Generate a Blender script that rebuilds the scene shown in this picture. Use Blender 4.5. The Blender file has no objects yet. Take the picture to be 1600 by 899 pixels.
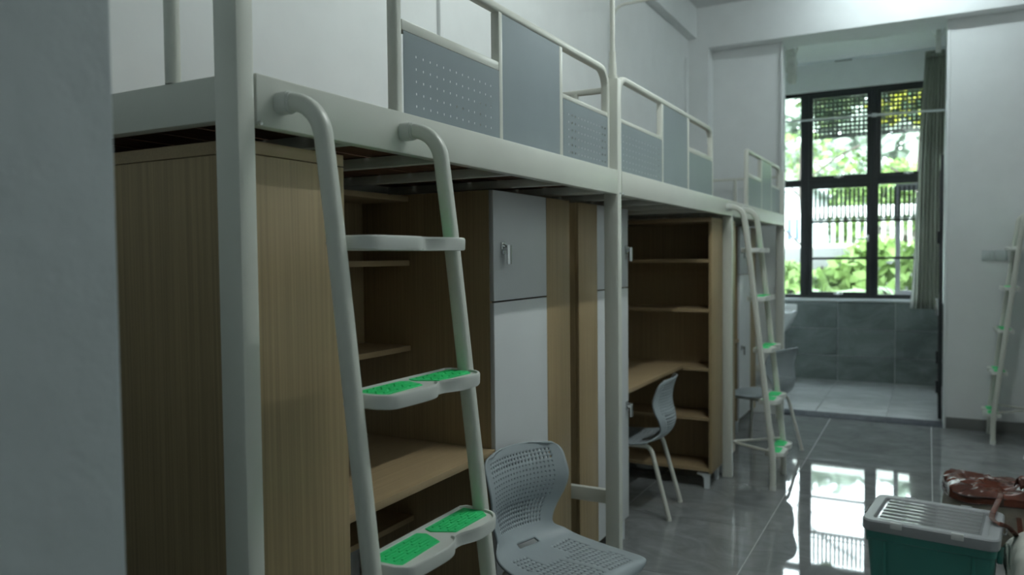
import bpy, bmesh, math, random
from mathutils import Vector, Matrix, noise
random.seed(4)
S = bpy.context.scene
COL = S.collection
PI = math.pi

# ------------------------------------------------------------------ camera
cam_d = bpy.data.cameras.new('camera')
cam = bpy.data.objects.new('camera', cam_d)
COL.objects.link(cam)
S.camera = cam
cam_d.sensor_width = 36.0
cam_d.lens = 36.0 * 1201.7 / 1600
cam_d.clip_start = 0.05
cam_d.clip_end = 200
YAW, PITCH, ROLL = 0.4964, -0.0386, -0.0099
fwd = Vector((-math.sin(YAW) * math.cos(PITCH), math.cos(YAW) * math.cos(PITCH), math.sin(PITCH)))
rt = Vector((math.cos(YAW), math.sin(YAW), 0))
up = rt.cross(fwd)
r2 = rt * math.cos(ROLL) + up * math.sin(ROLL)
u2 = -rt * math.sin(ROLL) + up * math.cos(ROLL)
cam.matrix_world = Matrix(((r2.x, u2.x, -fwd.x, 1.1354), (r2.y, u2.y, -fwd.y, -1.0747),
                           (r2.z, u2.z, -fwd.z, 1.478), (0, 0, 0, 1)))
cam_d.dof.use_dof = True
cam_d.dof.focus_distance = 2.1
cam_d.dof.aperture_fstop = 2.8

# ------------------------------------------------------------------ world, exposure
W = bpy.data.worlds.new('overcast_sky')
S.world = W
W.use_nodes = True
nt = W.node_tree
bg = nt.nodes['Background']
bg.inputs[0].default_value = (0.86, 0.95, 1.0, 1)
bg.inputs[1].default_value = 12.0
S.view_settings.view_transform = 'Standard'
S.view_settings.look = 'None'
S.view_settings.exposure = 0.28
S.view_settings.gamma = 1.0
S.view_settings.use_curve_mapping = False
LAMP_E = (175.0, 42.0)          # emission of the bare ceiling tubes (near, far)

# ------------------------------------------------------------------ materials
MATS = {}
def new_mat(name):
    m = bpy.data.materials.new(name); m.use_nodes = True
    MATS[name] = m
    return m, m.node_tree, m.node_tree.nodes['Principled BSDF']
def setp(p, **k):
    for a, b in k.items():
        p.inputs[a.replace('_', ' ')].default_value = b
def plain(name, col, rough=0.5, metal=0.0, var=0.06, scale=6.0, bump=0.0, bscale=60.0, spec=0.5):
    m, t, p = new_mat(name)
    setp(p, Roughness=rough, Metallic=metal)
    p.inputs['Specular IOR Level'].default_value = spec
    tc = t.nodes.new('ShaderNodeTexCoord')
    n = t.nodes.new('ShaderNodeTexNoise'); n.inputs['Scale'].default_value = scale; n.inputs['Detail'].default_value = 4
    t.links.new(tc.outputs['Object'], n.inputs['Vector'])
    r = t.nodes.new('ShaderNodeValToRGB')
    r.color_ramp.elements[0].position = 0.3; r.color_ramp.elements[1].position = 0.7
    r.color_ramp.elements[0].color = (*[c * (1 - var) for c in col], 1)
    r.color_ramp.elements[1].color = (*[min(1, c * (1 + var)) for c in col], 1)
    t.links.new(n.outputs['Fac'], r.inputs[0]); t.links.new(r.outputs[0], p.inputs['Base Color'])
    if bump:
        n2 = t.nodes.new('ShaderNodeTexNoise'); n2.inputs['Scale'].default_value = bscale; n2.inputs['Detail'].default_value = 3
        t.links.new(tc.outputs['Object'], n2.inputs['Vector'])
        b = t.nodes.new('ShaderNodeBump'); b.inputs['Strength'].default_value = bump; b.inputs['Distance'].default_value = 0.004
        t.links.new(n2.outputs['Fac'], b.inputs['Height']); t.links.new(b.outputs[0], p.inputs['Normal'])
    return m
def wood(name, col, rough=0.45, axis='Z', contrast=0.16):
    m, t, p = new_mat(name)
    setp(p, Roughness=rough)
    tc = t.nodes.new('ShaderNodeTexCoord')
    mp = t.nodes.new('ShaderNodeMapping')
    sc = {'Z': (170, 170, 1.6), 'Y': (170, 2.0, 170), 'X': (2.0, 170, 170)}[axis]
    mp.inputs['Scale'].default_value = sc
    t.links.new(tc.outputs['Object'], mp.inputs[0])
    n = t.nodes.new('ShaderNodeTexNoise'); n.inputs['Scale'].default_value = 1.0; n.inputs['Detail'].default_value = 5
    t.links.new(mp.outputs[0], n.inputs['Vector'])
    r = t.nodes.new('ShaderNodeValToRGB')
    r.color_ramp.elements[0].position = 0.32; r.color_ramp.elements[1].position = 0.68
    r.color_ramp.elements[0].color = (*[c * (1 - contrast) for c in col], 1)
    r.color_ramp.elements[1].color = (*[c * (1 + contrast) for c in col], 1)
    t.links.new(n.outputs['Fac'], r.inputs[0]); t.links.new(r.outputs[0], p.inputs['Base Color'])
    b = t.nodes.new('ShaderNodeBump'); b.inputs['Strength'].default_value = 0.12; b.inputs['Distance'].default_value = 0.001
    t.links.new(n.outputs['Fac'], b.inputs['Height']); t.links.new(b.outputs[0], p.inputs['Normal'])
    return m
def tile(name, base, vein, rough, rot=0.5, scale=1.6, spec=0.5):
    m, t, p = new_mat(name)
    setp(p, Roughness=rough)
    p.inputs['Specular IOR Level'].default_value = spec
    g = t.nodes.new('ShaderNodeNewGeometry')
    oi = t.nodes.new('ShaderNodeObjectInfo')
    mul = t.nodes.new('ShaderNodeMath'); mul.operation = 'MULTIPLY'; mul.inputs[1].default_value = 37.0
    t.links.new(oi.outputs['Random'], mul.inputs[0])
    cmb = t.nodes.new('ShaderNodeCombineXYZ')
    for i in range(3): t.links.new(mul.outputs[0], cmb.inputs[i])
    add = t.nodes.new('ShaderNodeVectorMath'); add.operation = 'ADD'
    t.links.new(g.outputs['Position'], add.inputs[0]); t.links.new(cmb.outputs[0], add.inputs[1])
    mp = t.nodes.new('ShaderNodeMapping')
    mp.inputs['Rotation'].default_value = (0.3, rot, rot); mp.inputs['Scale'].default_value = (scale * 1.5, scale * 2.3, scale * 2.3)
    t.links.new(add.outputs[0], mp.inputs[0])
    n = t.nodes.new('ShaderNodeTexNoise'); n.inputs['Scale'].default_value = 1.0; n.inputs['Detail'].default_value = 9
    n.inputs['Roughness'].default_value = 0.68; n.inputs['Distortion'].default_value = 1.2
    t.links.new(mp.outputs[0], n.inputs['Vector'])
    r = t.nodes.new('ShaderNodeValToRGB')
    r.color_ramp.elements[0].position = 0.38; r.color_ramp.elements[1].position = 0.72
    r.color_ramp.elements[0].color = (*base, 1); r.color_ramp.elements[1].color = (*vein, 1)
    t.links.new(n.outputs['Fac'], r.inputs[0]); t.links.new(r.outputs[0], p.inputs['Base Color'])
    return m
def glass(name, tint=(0.93, 0.97, 0.96), refl=0.07, rough=0.0):
    m = bpy.data.materials.new(name); m.use_nodes = True; t = m.node_tree
    for n in list(t.nodes): t.nodes.remove(n)
    o = t.nodes.new('ShaderNodeOutputMaterial'); mx = t.nodes.new('ShaderNodeMixShader')
    a = t.nodes.new('ShaderNodeBsdfTransparent'); b = t.nodes.new('ShaderNodeBsdfGlossy')
    a.inputs[0].default_value = (*tint, 1); b.inputs['Roughness'].default_value = rough
    mx.inputs[0].default_value = refl
    t.links.new(a.outputs[0], mx.inputs[1]); t.links.new(b.outputs[0], mx.inputs[2]); t.links.new(mx.outputs[0], o.inputs[0])
    MATS[name] = m
    return m
M_WALL = plain('white_wall_paint', (0.82, 0.85, 0.85), 0.8, bump=0.08, bscale=40, var=0.02)
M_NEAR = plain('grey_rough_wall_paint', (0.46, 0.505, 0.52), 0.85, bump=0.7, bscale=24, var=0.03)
M_CEIL = plain('ceiling_paint', (0.76, 0.78, 0.78), 0.9, var=0.02)
M_METAL = plain('cream_powder_coat', (0.71, 0.725, 0.66), 0.32, var=0.02)
M_PANEL = plain('grey_blue_sheet_metal', (0.265, 0.315, 0.335), 0.34, var=0.03)
M_WOOD = wood('pale_wood_laminate', (0.355, 0.262, 0.142), axis='Z')
M_WOODY = wood('pale_wood_laminate_flat', (0.38, 0.28, 0.16), axis='Y', contrast=0.08)
M_PLANK = wood('brown_bed_plank', (0.13, 0.06, 0.03), 0.6, axis='Y', contrast=0.3)
M_DOOR = plain('white_laminate', (0.66, 0.68, 0.69), 0.35, var=0.015)
M_CHROME = plain('chrome', (0.75, 0.77, 0.78), 0.14, 1.0, var=0.0)
M_STEP = plain('white_step_plastic', (0.72, 0.74, 0.70), 0.42, var=0.03)
M_GREEN = plain('green_grip_pad', (0.045, 0.74, 0.24), 0.5, var=0.06)
M_CHAIR = plain('grey_chair_plastic', (0.35, 0.40, 0.425), 0.40, var=0.03)
M_LEG = plain('cream_chair_leg', (0.66, 0.66, 0.60), 0.35, var=0.02)
M_FOOT = plain('white_plastic_foot', (0.70, 0.74, 0.76), 0.4, var=0.02)
M_TILE = tile('glossy_grey_tile', (0.20, 0.213, 0.216), (0.33, 0.345, 0.35), 0.03, rot=0.35, scale=2.0, spec=0.8)
M_TILEB = tile('matte_balcony_tile', (0.25, 0.265, 0.27), (0.40, 0.42, 0.43), 0.38)
M_TILEW = tile('green_grey_wall_tile', (0.105, 0.13, 0.128), (0.24, 0.275, 0.27), 0.3, rot=0.7, scale=1.4)
M_GROUT = plain('pale_grout', (0.55, 0.57, 0.56), 0.8)
M_BASE = plain('grey_baseboard', (0.17, 0.175, 0.17), 0.35, var=0.05)
M_STONE = tile('dark_threshold_stone', (0.025, 0.03, 0.038), (0.10, 0.11, 0.13), 0.7, scale=6, spec=0.1)
M_BLACK = plain('black_window_frame', (0.018, 0.021, 0.024), 0.38, var=0.05)
M_LILAC = plain('lilac_grey_frame', (0.42, 0.40, 0.45), 0.4)
M_GLASS = glass('window_glass')
M_SCREEN = plain('dark_insect_screen', (0.035, 0.04, 0.042), 0.7)
M_CURT = plain('grey_green_curtain', (0.33, 0.355, 0.30), 0.9, var=0.05)
M_LINER = plain('white_curtain_liner', (0.72, 0.74, 0.72), 0.9)
M_CERAM = plain('white_ceramic', (0.80, 0.83, 0.84), 0.12, var=0.01)
M_PLAST = plain('cloudy_plastic_wrap', (0.78, 0.78, 0.75), 0.25, var=0.10, scale=14)
M_TEAL = plain('teal_bin_plastic', (0.034, 0.20, 0.172), 0.38, var=0.03)
M_LID = plain('grey_bin_lid', (0.30, 0.315, 0.33), 0.35, var=0.03)
M_LIDC = plain('smoky_clear_lid', (0.20, 0.21, 0.215), 0.05, var=0.02)
M_CLIP = plain('white_clip_plastic', (0.62, 0.64, 0.63), 0.4)
M_BROWN = plain('shiny_brown_film', (0.10, 0.030, 0.018), 0.2, var=0.3, scale=9, bump=0.5, bscale=30)
M_WEAVE = plain('taupe_woven_side', (0.25, 0.215, 0.175), 0.6, var=0.15, scale=18, bump=0.5, bscale=160)
M_DARKP = plain('dark_piping', (0.03, 0.015, 0.012), 0.4)
M_SACK = plain('white_sack_cloth', (0.62, 0.63, 0.58), 0.7, var=0.12, scale=10, bump=0.4, bscale=40)
M_SOCK = plain('white_socket_plastic', (0.60, 0.66, 0.66), 0.4, var=0.01)
M_DARKGAP = plain('dark_gap', (0.03, 0.028, 0.025), 0.7)
M_GRASS = plain('lawn_green', (0.06, 0.08, 0.032), 0.9, var=0.4, scale=3)
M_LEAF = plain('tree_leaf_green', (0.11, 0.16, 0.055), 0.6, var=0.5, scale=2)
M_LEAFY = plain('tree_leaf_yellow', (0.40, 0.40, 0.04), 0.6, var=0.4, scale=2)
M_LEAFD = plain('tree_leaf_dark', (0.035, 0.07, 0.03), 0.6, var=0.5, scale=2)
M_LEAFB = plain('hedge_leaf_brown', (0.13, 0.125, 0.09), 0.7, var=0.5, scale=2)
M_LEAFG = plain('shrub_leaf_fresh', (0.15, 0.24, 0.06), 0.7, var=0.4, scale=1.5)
M_LEAFP = plain('far_leaf_haze', (0.30, 0.36, 0.29), 0.8, var=0.35, scale=0.8)  # bright distance haze put into the leaf colour
M_PALM = plain('palm_leaf', (0.15, 0.235, 0.11), 0.5, var=0.3, scale=3)
M_BARK = plain('bark', (0.07, 0.055, 0.045), 0.9, var=0.3)
M_FENCE = plain('white_railing_paint', (0.75, 0.76, 0.72), 0.5)
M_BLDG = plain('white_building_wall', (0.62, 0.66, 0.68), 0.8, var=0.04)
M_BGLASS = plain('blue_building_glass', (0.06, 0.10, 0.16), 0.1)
M_LAMPS = []
for _i in range(2):
    _m, _t, _p = new_mat(('lit_tube_near', 'lit_tube_far')[_i])
    _p.inputs['Emission Color'].default_value = ((0.92, 1.0, 0.97, 1), (0.86, 0.98, 1.0, 1))[_i]; _p.inputs['Emission Strength'].default_value = LAMP_E[_i]
    M_LAMPS.append(_m)

# ------------------------------------------------------------------ helpers
class MB:
    """collects shapes into one mesh"""
    def __init__(s): s.bm = bmesh.new()
    def box(s, x0, x1, y0, y1, z0, z1, bev=0.0, seg=2):
        b = s.bm
        xs, ys, zs = sorted((x0, x1)), sorted((y0, y1)), sorted((z0, z1))
        v = [b.verts.new((x, y, z)) for x in xs for y in ys for z in zs]
        fs = [b.faces.new([v[i] for i in f]) for f in ((0, 1, 3, 2), (4, 6, 7, 5), (0, 4, 5, 1), (2, 3, 7, 6), (0, 2, 6, 4), (1, 5, 7, 3))]
        if bev:
            es = list({e for f in fs for e in f.edges})
            bmesh.ops.bevel(b, geom=es, offset=bev, segments=seg, profile=0.5, affect='EDGES')
        return s
    def prism(s, pts, axis, a0, a1):
        """polygon pts (2-D) extruded along axis"""
        b = s.bm
        def P(p, a):
            return {'X': (a, p[0], p[1]), 'Y': (p[0], a, p[1]), 'Z': (p[0], p[1], a)}[axis]
        v0 = [b.verts.new(P(p, a0)) for p in pts]; v1 = [b.verts.new(P(p, a1)) for p in pts]
        n = len(pts)
        b.faces.new(v0); b.faces.new(v1[::-1])
        for i in range(n):
            b.faces.new((v0[i], v1[i], v1[(i + 1) % n], v0[(i + 1) % n]))
        return s
    def tube(s, pts, w, h=None, n=12, up=(0, 1, 0), sq=2.0, cap=True):
        """sweep of a (super)ellipse w x h (full sizes) along pts; h is along `up`"""
        h = h or w
        b = s.bm; P = [Vector(p) for p in pts]; rings = []
        upv = Vector(up).normalized()
        for i, p in enumerate(P):
            if i == 0: t = P[1] - P[0]
            elif i == len(P) - 1: t = P[-1] - P[-2]
            else: t = (P[i + 1] - P[i]).normalized() + (P[i] - P[i - 1]).normalized()
            t.normalize()
            a = upv - t * upv.dot(t)
            if a.length < 1e-3: a = Vector((1, 0, 0)) - t * t.x
            if a.length < 1e-3: a = Vector((0, 0, 1)) - t * t.z
            a.normalize(); c = t.cross(a)
            k = 1.0
            if 0 < i < len(P) - 1:
                d1 = (P[i] - P[i - 1]).normalized(); k = 1 / max(0.6, math.sqrt((1 + d1.dot((P[i + 1] - P[i]).normalized())) / 2))
            ring = []
            for j in range(n):
                q = 2 * PI * (j + 0.5) / n; cs, sn = math.cos(q), math.sin(q)
                ex = 2.0 / sq
                xx = math.copysign(abs(cs) ** ex, cs) * w / 2 * k; yy = math.copysign(abs(sn) ** ex, sn) * h / 2
                ring.append(b.verts.new(p + c * xx + a * yy))
            rings.append(ring)
        for r0, r1 in zip(rings, rings[1:]):
            for j in range(n):
                b.faces.new((r0[j], r0[(j + 1) % n], r1[(j + 1) % n], r1[j]))
        if cap:
            b.faces.new(rings[0][::-1]); b.faces.new(rings[-1])
        return s
    def grid(s, f, nu, nv, skip=None):
        b = s.bm
        V = [[b.verts.new(f(i / nu, j / nv)) for j in range(nv + 1)] for i in range(nu + 1)]
        for i in range(nu):
            for j in range(nv):
                if skip and skip(i, j): continue
                b.faces.new((V[i][j], V[i + 1][j], V[i + 1][j + 1], V[i][j + 1]))
        return s
    def build(s, name, mat, parent=None, smooth=40):
        b = s.bm
        bmesh.ops.recalc_face_normals(b, faces=b.faces)
        me = bpy.data.meshes.new(name); b.to_mesh(me); b.free()
        if smooth:
            me.shade_smooth()
            try: me.set_sharp_from_angle(angle=math.radians(smooth))
            except Exception: pass
        for mm in (mat if isinstance(mat, (list, tuple)) else [mat]): me.materials.append(mm)
        o = bpy.data.objects.new(name, me); COL.objects.link(o)
        if parent is not None: o.parent = parent
        return o
def bx(name, mat, parent, *a, bev=0.0, seg=2):
    return MB().box(*a, bev=bev, seg=seg).build(name, mat, parent)
def tag(o, label=None, cat=None, group=None, kind=None):
    if label: o['label'] = label
    if cat: o['category'] = cat
    if group: o['group'] = group
    if kind: o['kind'] = kind
    return o
def empty(name, label, cat, loc=(0, 0, 0), rz=0.0, group=None):
    o = bpy.data.objects.new(name, None); COL.objects.link(o)
    o.empty_display_size = 0.1
    o.location = loc; o.rotation_euler = (0, 0, rz)
    return tag(o, label, cat, group)
def copy_tree(o, label=None, parent=None):
    c = o.copy(); COL.objects.link(c)
    if parent is not None: c.parent = parent
    if label: c['label'] = label
    for ch in o.children: copy_tree(ch, None, c)
    return c
def struct(o): o['kind'] = 'structure'; return o
def share(name, data, parent, loc=(0, 0, 0), rot=(0, 0, 0), scl=(1, 1, 1)):
    o = bpy.data.objects.new(name, data); COL.objects.link(o)
    o.location = loc; o.rotation_euler = rot; o.scale = scl
    if parent is not None: o.parent = parent
    return o
def arc(cx, cz, r, a0, a1, n):
    return [(cx + r * math.cos(a0 + (a1 - a0) * i / n), cz + r * math.sin(a0 + (a1 - a0) * i / n)) for i in range(n + 1)]

def cr(P, t):
    n = len(P) - 1; f = min(max(t, 0), 1) * n; i = min(int(f), n - 1); u = f - i
    p0, p1, p2, p3 = P[max(i - 1, 0)], P[i], P[i + 1], P[min(i + 2, n)]
    return [0.5 * (2 * b + (c - a) * u + (2 * a - 5 * b + 4 * c - d) * u * u + (3 * b - a - 3 * c + d) * u ** 3) for a, b, c, d in zip(p0, p1, p2, p3)]

# ------------------------------------------------------------------ room shell
XL, XR = -0.88, 2.76          # left and right wall faces
YE, YB = 6.36, 6.19           # end wall face, beam/column face
ZC, ZB = 3.80, 3.42           # ceiling, beam soffit
YF = -2.9
OX0, OX1 = -0.07, 1.268       # opening to the balcony
BY1 = 8.64                    # inner face of balcony outer wall
BX0, BX1 = -0.62, 1.295
ZBC = 3.72

fl = struct(bx('floor', M_GROUT, None, XL - .1, XR + .1, YF - .1, 6.36, -0.15, -0.0026))
TS = 0.8
tm = MB().box(-TS / 2 + .0024, TS / 2 - .0024, -TS / 2 + .0024, TS / 2 - .0024, -0.0025, 0, bev=0.0006, seg=1).build('tile', M_TILE, fl)
tmesh = tm.data
first = True
ix0, ix1 = -2, 3
for ix in range(ix0, ix1):
    for iy in range(0, 12):
        x, y = 0.37 + TS * (ix + .5), 6.36 - TS * (iy + .5)
        sx = 1.0
        if x + TS / 2 > XR or x - TS / 2 < XL:
            a, b_ = max(x - TS / 2, XL), min(x + TS / 2, XR); x = (a + b_) / 2; sx = (b_ - a) / TS
        if first: o = tm; first = False
        else: o = share('tile', tmesh, fl)
        o.location = (x, y, 0); o.scale = (sx, 1, 1)

struct(bx('ceiling', M_CEIL, None, XL - .1, XR + .1, YF - .1, 6.36, ZC, ZC + .15))
wl = struct(bx('wall_left', M_WALL, None, XL - .15, XL, YF, 6.36, -0.01, ZC))
struct(bx('wall_right', M_WALL, None, XR, XR + .15, YF, 6.36, -0.01, ZC))
struct(bx('wall_front', M_WALL, None, XL, XR, YF - .12, YF, -0.01, ZC))
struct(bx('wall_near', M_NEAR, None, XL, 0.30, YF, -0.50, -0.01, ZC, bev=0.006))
we = MB()
we.box(XL, OX0, YE, 6.62, -0.01, ZB)
we.box(OX1, XR, YE, 6.62, -0.01, ZB)
struct(we.build('wall_end', M_WALL, None))
struct(bx('wall_end_column', M_WALL, None, XL, -0.69, YB, YE, 0, ZB))
struct(bx('wall_end_beam', M_WALL, None, XL, XR, YB, 6.62, ZB, ZC))
struct(bx('trim_1', M_WALL, None, XL, -0.80, -0.4, YB, 3.52, ZC))           # beam along the left wall
struct(bx('baseboard_end', M_BASE, None, OX1 + .004, XR, YE - .012, YE, 0.0, 0.095, bev=0.002))
struct(bx('baseboard_left', M_BASE, None, XL, XL + .012, -0.49, YB, 0.0, 0.095, bev=0.002))
struct(bx('baseboard_right', M_BASE, None, XR - .012, XR, YF, YE - .013, 0.0, 0.095, bev=0.002))
struct(bx('trim_2', M_STONE, None, OX0, OX1, 6.361, 6.62, -0.02, 0.004, bev=0.002))   # threshold stone
# white painted reveal edge on the left of the opening (pipe) and right jamb strip
struct(MB().tube([(OX0 + .012, 6.335, 0.0), (OX0 + .012, 6.335, ZB)], 0.024, n=10).build('trim_3', M_WALL, None))
struct(bx('trim_4', M_WALL, None, OX1 - .012, OX1 + .012, YE - .012, 6.62, 0.0, ZB, bev=0.003))
# conduit boxes on the left wall
struct(bx('trim_5', M_WALL, None, XL, XL + .02, 6.06, 6.10, 2.1, 3.32, bev=0.003))
struct(bx('trim_6', M_WALL, None, XL, XL + .02, 1.94, 1.975, 2.0, 3.45, bev=0.003))

# ---- balcony
fb = struct(bx('floor_balcony', M_GROUT, None, BX0, BX1, 6.62, BY1, -0.15, -0.0125))
tb = MB().box(-.3, .3, -.3, .3, -0.0125, 0, bev=0.001, seg=1).build('tile', M_TILEB, fb)
first = True
for ix in range(-2, 3):
    for iy in range(4):
        x0, x1 = 0.207 + .604 * ix, 0.207 + .604 * (ix + 1)
        y1, y0 = BY1 - .6 * iy, max(6.622, BY1 - .6 * (iy + 1))
        x0, x1 = max(x0, BX0), min(x1, BX1)
        if x1 - x0 < .02 or y1 - y0 < .02: continue
        o = tb if first else share('tile', tb.data, fb)
        first = False
        o.location = ((x0 + x1) / 2, (y0 + y1) / 2, 0); o.scale = ((x1 - x0 - .004) / .6, (y1 - y0 - .004) / .6, 1)
struct(bx('ceiling_balcony', M_CEIL, None, BX0 - .1, BX1 + .1, 6.62, BY1 + .2, ZBC, ZBC + .12))
WX0, WX1, WZ0, WZ1 = -0.45, 1.27, 0.965, 3.395
wo = MB()
wo.box(BX0 - .1, WX0, BY1, BY1 + .2, -.15, ZBC)
wo.box(WX1, BX1 + .1, BY1, BY1 + .2, -.15, ZBC)
wo.box(WX0, WX1, BY1, BY1 + .2, WZ1, ZBC)
wo.box(WX0, WX1, BY1 + .012, BY1 + .2, -.15, WZ0)
wout = struct(wo.build('wall_outer', M_WALL, None))
wtile = MB().box(-.3, .3, 0, .012, -.1575, .1575, bev=0.001, seg=1).build('tile', M_TILEW, wout)
first = True
for ix in range(-2, 3):
    for iz in range(4):
        x0, x1 = max(BX0, 0.207 + .604 * ix), min(BX1, 0.207 + .604 * (ix + 1))
        z1, z0 = 0.93 - .318 * iz, max(0.0, 0.93 - .318 * (iz + 1))
        if x1 - x0 < .02 or z1 - z0 < .02: continue
        o = wtile if first else share('tile', wtile.data, wout)
        first = False
        o.location = ((x0 + x1) / 2, BY1 - .001, (z0 + z1) / 2); o.scale = ((x1 - x0 - .004) / .6, 1, (z1 - z0 - .004) / .315)
struct(bx('wall_outer_left', M_WALL, None, BX0 - .12, BX0, 6.62, BY1, -.01, ZBC))
struct(bx('wall_outer_right', M_WALL, None, BX1, BX1 + .12, 6.62, BY1, -.01, ZBC))
struct(bx('trim_7', M_TILEW, None, BX1 - .010, BX1, 6.63, BY1 - .015, 0, 0.93))     # tiled dado of right balcony wall
struct(bx('trim_8', M_FOOT, None, WX0, WX1, BY1 - .02, BY1 + .05, 0.935, 0.965, bev=0.004))   # window sill

# ---- window
win = empty('window_1', None, None, (0, 0, 0)); win['kind'] = 'structure'
FY0, FY1 = BY1 + .03, BY1 + .10
fr = MB()
fr.box(WX0, WX1, FY0, FY1, WZ1 - .035, WZ1)
fr.box(WX0, WX1, FY0, FY1, WZ0, WZ0 + .03)
fr.box(WX0, WX0 + .04, FY0, FY1, WZ0 + .03, WZ1 - .035)
fr.box(WX1 - .04, WX1, FY0, FY1, WZ0 + .03, WZ1 - .035)
fr.build('window_frame', M_BLACK, win)
for a, b_ in ((-0.205, -0.125), (0.545, 0.605)):
    bx('mullion', M_BLACK, win, a, b_, FY0 - .01, FY1, WZ0 + .03, WZ1 - .035, bev=0.003)
cols = ((WX0 + .04, -0.205), (-0.125, 0.545), (0.605, WX1 - .04))
for a, b_ in cols:
    bx('transom', M_BLACK, win, a, b_, FY0, FY1, 2.30, 2.36, bev=0.003)
def sash(x0, x1, z0, z1, t, bars=(), handle=None):
    f = MB()
    f.box(x0, x1, FY0 + .005, FY0 + .05, z1 - t, z1); f.box(x0, x1, FY0 + .005, FY0 + .05, z0, z0 + t)
    f.box(x0, x0 + t, FY0 + .005, FY0 + .05, z0 + t, z1 - t); f.box(x1 - t, x1, FY0 + .005, FY0 + .05, z0 + t, z1 - t)
    sh = f.build('sash', M_BLACK, win)
    bx('pane', M_GLASS, sh, x0 + t, x1 - t, FY0 + .022, FY0 + .028, z0 + t, z1 - t)
    for z in bars:
        bx('glazing_bar', M_BLACK, sh, x0 + t, x1 - t, FY0 + .008, FY0 + .045, z - .014, z + .014)
    return sh
sash(*cols[0], 0.995, 2.30, 0.012); sash(*cols[0], 2.36, 3.36, 0.012)
s1 = sash(*cols[1], 2.36, 3.36, 0.045); s2 = sash(*cols[2], 2.36, 3.36, 0.045)
s3 = sash(*cols[1], 0.995, 2.30, 0.045, (1.434, 1.866)); s4 = sash(*cols[2], 0.995, 2.30, 0.022, (1.434, 1.866))
def latch(x, z, sh):
    m = MB(); m.box(x - .05, x + .05, FY0 - .025, FY0 + .005, z - .008, z + .008, bev=.004)
    m.box(x - .016, x + .016, FY0 - .03, FY0 + .005, z - .018, z + .018, bev=.005)
    tag(m.build('latch', M_CHROME, sh), 'chrome latch')
latch(0.21, 2.385, s1); latch(0.93, 2.385, s2); latch(0.21, 1.018, s3)
m = MB(); m.box(.40, .53, FY0 - .05, FY0 - .03, 1.65, 1.67, bev=.004); m.box(.515, .535, FY0 - .05, FY0 + .006, 1.62, 1.70, bev=.004)
tag(m.build('handle', M_CHROME, s3), 'chrome lever handle')
# lilac-grey outer casement seen through the right lower light
f = MB(); oy0, oy1 = BY1 + .14, BY1 + .17
f.box(.80, .85, oy0, oy1, 1.0, 2.28); f.box(1.20, 1.25, oy0, oy1, 1.0, 2.28); f.box(.85, 1.20, oy0, oy1, 1.0, 1.06); f.box(.85, 1.20, oy0, oy1, 2.20, 2.28)
tag(f.build('outer_sash', M_LILAC, win), 'pale lilac-grey outer sash')
# dark slatted screens over the upper part of each light
def screen(x0, x1, z0, z1, dx, dz, wv, wh):
    m = MB(); x = x0 + dx / 2
    while x < x1: m.box(x - wv / 2, x + wv / 2, oy0 - .03, oy0 - .022, z0, z1); x += dx
    z = z0 + dz / 2
    while z < z1: m.box(x0, x1, oy0 - .022, oy0 - .016, z - wh / 2, z + wh / 2); z += dz
    m.box(x0, x1, oy0 - .034, oy0 - .012, z0 - .012, z0 + .006)
    tag(m.build('insect_screen', M_SCREEN, win, smooth=0), kind='stuff')
for a, b_ in ((-0.08, 0.50), (0.65, 1.19)):
    screen(a, b_, 2.86, 3.32, .047, .047, .019, .024)
for a, b_ in ((-0.08, 0.50), (0.63, 1.21)):
    screen(a, b_, 1.90, 2.25, .047, .1, .022, .006)

# ---- open balcony door, folded back along the right side
dr = empty('door_1', None, None); dr['kind'] = 'structure'
dx0, dx1 = 1.222, 1.246
f = MB()
f.box(dx0, dx1, 6.64, 6.70, 0.02, 2.34); f.box(dx0, dx1, 7.30, 7.36, 0.02, 2.34)
f.box(dx0, dx1, 6.70, 7.30, 0.02, 0.12); f.box(dx0, dx1, 6.70, 7.30, 2.26, 2.34); f.box(dx0, dx1, 6.70, 7.30, 1.05, 1.10)
f.build('door_frame', M_BLACK, dr)
bx('glass_panel', M_GLASS, dr, 1.231, 1.237, 6.70, 7.30, .12, 1.05); bx('glass_panel', M_GLASS, dr, 1.231, 1.237, 6.70, 7.30, 1.10, 2.26)
for z in (.30, .56, 1.62):
    bx('hinge', M_BLACK, dr, dx0 - .022, dx0, 6.655, 6.685, z - .055, z + .055, bev=.004)
m = MB(); m.box(dx0 - .03, dx0, 6.66, 6.68, .93, 1.08, bev=.004); m.box(dx0 - .035, dx0 - .02, 6.66, 6.78, 1.0, 1.02, bev=.004)
tag(m.build('door_handle', M_CHROME, dr), 'chrome door handle')

# ------------------------------------------------------------------ ceiling lamps (out of frame, they light the room)
def ceiling_light(x, y, label, rz, mt):
    t = empty('ceiling_light', label, 'light', (x, y, ZC), rz, group='ceiling tube lights')
    bx('lamp_body', M_FOOT, t, -.025, .025, -.62, .62, -.035, -0.001, bev=.004)
    for e in (-1, 1):
        bx('lamp_holder', M_FOOT, t, -.015, .015, e * .60, e * .62, -.085, -.035, bev=.003)
    MB().tube([(0, -.6, -.065), (0, .6, -.065)], .03, n=12, up=(0, 0, 1)).build('tube', mt, t)
ceiling_light(1.0, 2.0, 'white tube ceiling light over the near bunk', 0, M_LAMPS[0])
ceiling_light(1.0, 5.6, 'white tube ceiling light nearer the balcony', PI / 2, M_LAMPS[1])

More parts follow.
